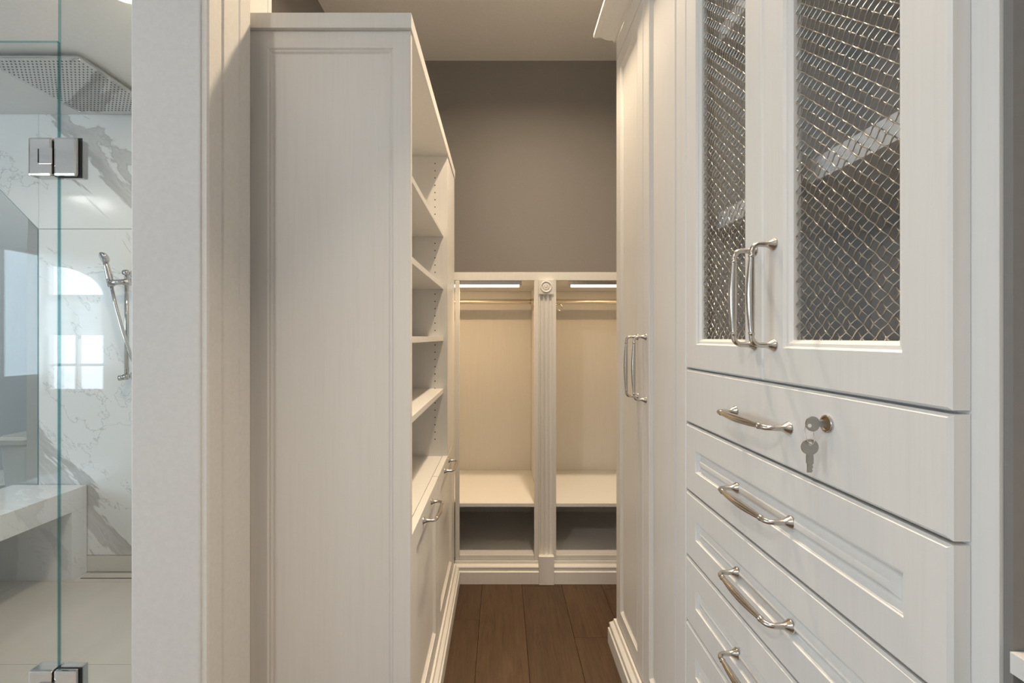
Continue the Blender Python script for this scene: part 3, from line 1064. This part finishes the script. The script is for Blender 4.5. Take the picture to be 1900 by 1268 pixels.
for hz in (1.6725, 0.425):
    root = bmnew()
    addbox(root, GX - 0.0585, GX - 0.003, GY - 0.012, GY + 0.022, hz - 0.045, hz + 0.045, 0.005)
    hg = obj('hinge', root, 'chrome', SD, label='polished chrome glass hinge')
    hp = obj('hinge_plate', box(GX + 0.001, GX + 0.0545, GY - 0.012, GY + 0.022, hz - 0.045, hz + 0.045, 0.005), 'chrome', SP)
    obj('knuckle', box(GX - 0.030, GX + 0.0002, GY - 0.0150, GY - 0.003, hz - 0.019, hz + 0.019, 0.001), 'chrome', hg)
    obj('knuckle_slot', box(GX - 0.0345, GX - 0.0302, GY - 0.0128, GY - 0.006, hz - 0.015, hz + 0.017), 'dark', hg)
    obj('gasket', box(GX + 0.003, GX + 0.0590, GY - 0.0025, GY - 0.0002, hz - 0.0475, hz + 0.0465), 'rubber', hp)
# glass screen behind the bench with its top corner cut at a slope, in line with the marble wall
poly = [(-2.4635, 0.0), (-2.4635, 1.826), (-2.80, 2.175), (-3.64, 2.175), (-3.64, 0.0)]
bm = bmnew()
prism(bm, poly, lambda u, v, n: (u, 2.4765 - n, v), 0.008, 1)
sg = thing('shower_screen', 'clear glass screen with sloped top between the bench and the toilet', 'glass screen', (-3.0, 2.48, 0))
obj('pane', bm, ['glass', 'gedge'], sg)
sg2 = thing('shower_screen', 'fixed clear glass screen on the free side of the shower door', 'glass screen', (-2.7, GY, 0))
obj('pane', glass_box(-3.645, -1.755, GY, GY + 0.008, 0.0, 2.4365), ['glass', 'gedge'], sg2)

# bench
SB = thing('shower_bench', 'white marble waterfall bench in the shower corner', 'bench', (-2.4, 2.0, 0))
BX0, BX1, BY0, BY1 = -2.59, -2.2, 1.20, Y_SH - 0.005
obj('seat', box(BX0, BX1, BY0, BY1, 0.352, 0.466, 0.0015), 'quartz', SB)
obj('leg', box(BX0, BX1, BY1 - 0.085, BY1, 0.0, 0.3518, 0.0015), 'quartz', SB)
obj('leg', box(BX0, BX1, BY0, BY0 + 0.085, 0.0, 0.3518, 0.0015), 'quartz', SB)
obj('back_panel', box(BX0, BX0 + 0.02, BY0 + 0.0855, BY1 - 0.0855, 0.0, 0.3518), 'quartz', SB)

# rain head
RX0, RX1, RY0, RY1, RZ = -2.175, -1.748, 1.933, 2.406, 2.409
RH = thing('rain_shower_head', 'square perforated chrome rain shower head on the shower ceiling', 'shower head', ((RX0 + RX1) / 2, (RY0 + RY1) / 2, RZ))
obj('plate', box(RX0, RX1, RY0, RY1, RZ, RZ + 0.010, 0.002), 'chrome', RH)
obj('housing', box(RX0 + 0.05, RX1 - 0.05, RY0 + 0.05, RY1 - 0.05, RZ + 0.0102, 2.4368), 'chrome', RH)
bm = bmnew()
nn = 22
for i in range(nn):
    for j in range(nn):
        x = RX0 + 0.025 + (RX1 - RX0 - 0.05) * i / (nn - 1)
        y = RY0 + 0.025 + (RY1 - RY0 - 0.05) * j / (nn - 1)
        lathe(bm, (x, y, RZ + 0.0003), (0, 0, -1), [(0.0036, 0), (0.0028, 0.0016), (0, 0.0016)], 6)
obj('nozzles', bm, 'rubber', RH, kind='stuff')
for x in (RX0 + 0.012, RX1 - 0.012):
    for y in (RY0 + 0.012, RY1 - 0.012):
        bm = bmnew()
        lathe(bm, (x, y, RZ + 0.0003), (0, 0, -1), [(0.007, 0), (0.006, 0.003), (0, 0.0035)], 14)
        obj('screw', bm, 'chrome', RH)

# hand shower on a slide bar
HS = thing('hand_shower', 'chrome hand shower on a slide bar against the marble wall', 'hand shower', (-1.95, 2.44, 1.3))
BXR, BYR = -1.948, 2.425
bm = bmnew()
tube(bm, [(BXR, BYR, 1.03), (BXR, BYR, 1.60)], 0.010, 14)
obj('slide_bar', bm, 'chrome', HS, smooth=True)
for z in (1.045, 1.585):
    bm = bmnew()
    lathe(bm, (BXR, Y_SH - 0.0005, z), (0, -1, 0), [(0.024, 0), (0.024, 0.006), (0.012, 0.010), (0.011, 0.05), (0.014, 0.055), (0.014, 0.07), (0, 0.072)], 18)
    obj('bracket', bm, 'chrome', HS, smooth=True)
bm = bmnew()
tube(bm, [(BXR - 0.012, BYR, 1.04), (BXR - 0.035, BYR - 0.005, 1.038)], [0.012, 0.015], 12)
obj('knob', bm, 'chrome', HS, smooth=True)
bm = bmnew()
tube(bm, [(BXR + 0.028, BYR - 0.012, 1.535), (BXR - 0.02, BYR - 0.02, 1.535), (BXR - 0.062, BYR - 0.03, 1.528)], [0.019, 0.014, 0.018], 14)
obj('slider', bm, 'chrome', HS, smooth=True)
bm = bmnew()
tube(bm, [(BXR - 0.056, BYR - 0.03, 1.510), (BXR - 0.065, BYR - 0.03, 1.56), (BXR - 0.075, BYR - 0.033, 1.61), (BXR - 0.083, BYR - 0.038, 1.652)], [0.014, 0.0155, 0.0135, 0.011], 14)
hd = obj('handset', bm, 'chrome', HS, smooth=True)
bm = bmnew()
lathe(bm, (BXR - 0.080, BYR - 0.030, 1.660), (-0.45, -0.75, -0.4), [(0, -0.006), (0.022, -0.003), (0.032, 0.008), (0.032, 0.016), (0.028, 0.019), (0, 0.019)], 22)
obj('spray_face', bm, 'chrome', hd, smooth=True)
bm = bmnew()
tube(bm, [(BXR - 0.054, BYR - 0.03, 1.512), (BXR - 0.035, BYR - 0.03, 1.42), (BXR + 0.005, BYR - 0.035, 1.29), (BXR + 0.04, BYR - 0.03, 1.17),
          (BXR + 0.08, BYR - 0.02, 1.05), (BXR + 0.13, BYR - 0.01, 0.93), (BXR + 0.18, BYR, 0.90), (BXR + 0.21, BYR + 0.02, 0.98), (BXR + 0.22, BYR + 0.055, 1.04)], 0.008, 10)
obj('hose', bm, 'chrome', HS, smooth=True)

# toilet behind the bench
TT = thing('toilet', 'white porcelain toilet with a rounded tank lid behind the glass screen', 'toilet', (-2.85, 2.735, 0))
def rounded(x0, x1, y0, y1, r, n=5):
    pts = []
    for cx, cy, a0 in ((x1 - r, y1 - r, 0), (x0 + r, y1 - r, 90), (x0 + r, y0 + r, 180), (x1 - r, y0 + r, 270)):
        for k in range(n + 1):
            a_ = math.radians(a0 + 90 * k / n)
            pts.append((cx + r * math.cos(a_), cy + r * math.sin(a_)))
    return pts
def loft(secs):
    bm = bmnew()
    rings = [[bm.verts.new((x, y, z)) for x, y in pts] for pts, z in secs]
    for a_, b_ in zip(rings, rings[1:]):
        for k in range(len(a_)):
            bm.faces.new((a_[k], a_[(k + 1) % len(a_)], b_[(k + 1) % len(b_)], b_[k]))
    bm.faces.new(rings[0]); bm.faces.new(rings[-1])
    return bm
obj('tank', loft([(rounded(-2.715, -2.545, 2.535, 2.935, 0.04), 0.38), (rounded(-2.735, -2.537, 2.520, 2.950, 0.04), 0.66)]), 'porcelain', TT)
obj('tank_lid', loft([(rounded(-2.745, -2.537, 2.510, 2.960, 0.05), 0.660), (rounded(-2.760, -2.532, 2.498, 2.972, 0.06), 0.672),
                      (rounded(-2.760, -2.532, 2.498, 2.972, 0.06), 0.695), (rounded(-2.735, -2.545, 2.523, 2.947, 0.05), 0.710)]), 'porcelain', TT)
def ell(cx, cy, a_, b_, n=24):
    return [(cx + a_ * math.cos(2 * PI * k / n), cy + b_ * math.sin(2 * PI * k / n)) for k in range(n)]
obj('bowl', loft([(ell(-2.93, 2.735, 0.22, 0.11), 0.0), (ell(-2.95, 2.735, 0.23, 0.11), 0.15), (ell(-2.98, 2.735, 0.27, 0.17), 0.32), (ell(-3.0, 2.735, 0.30, 0.185), 0.385)]), 'porcelain', TT)
obj('seat_lid', loft([(ell(-3.01, 2.735, 0.25, 0.188), 0.386), (ell(-3.01, 2.735, 0.25, 0.188), 0.415), (ell(-3.01, 2.735, 0.235, 0.17), 0.425)]), 'porcelain', TT)
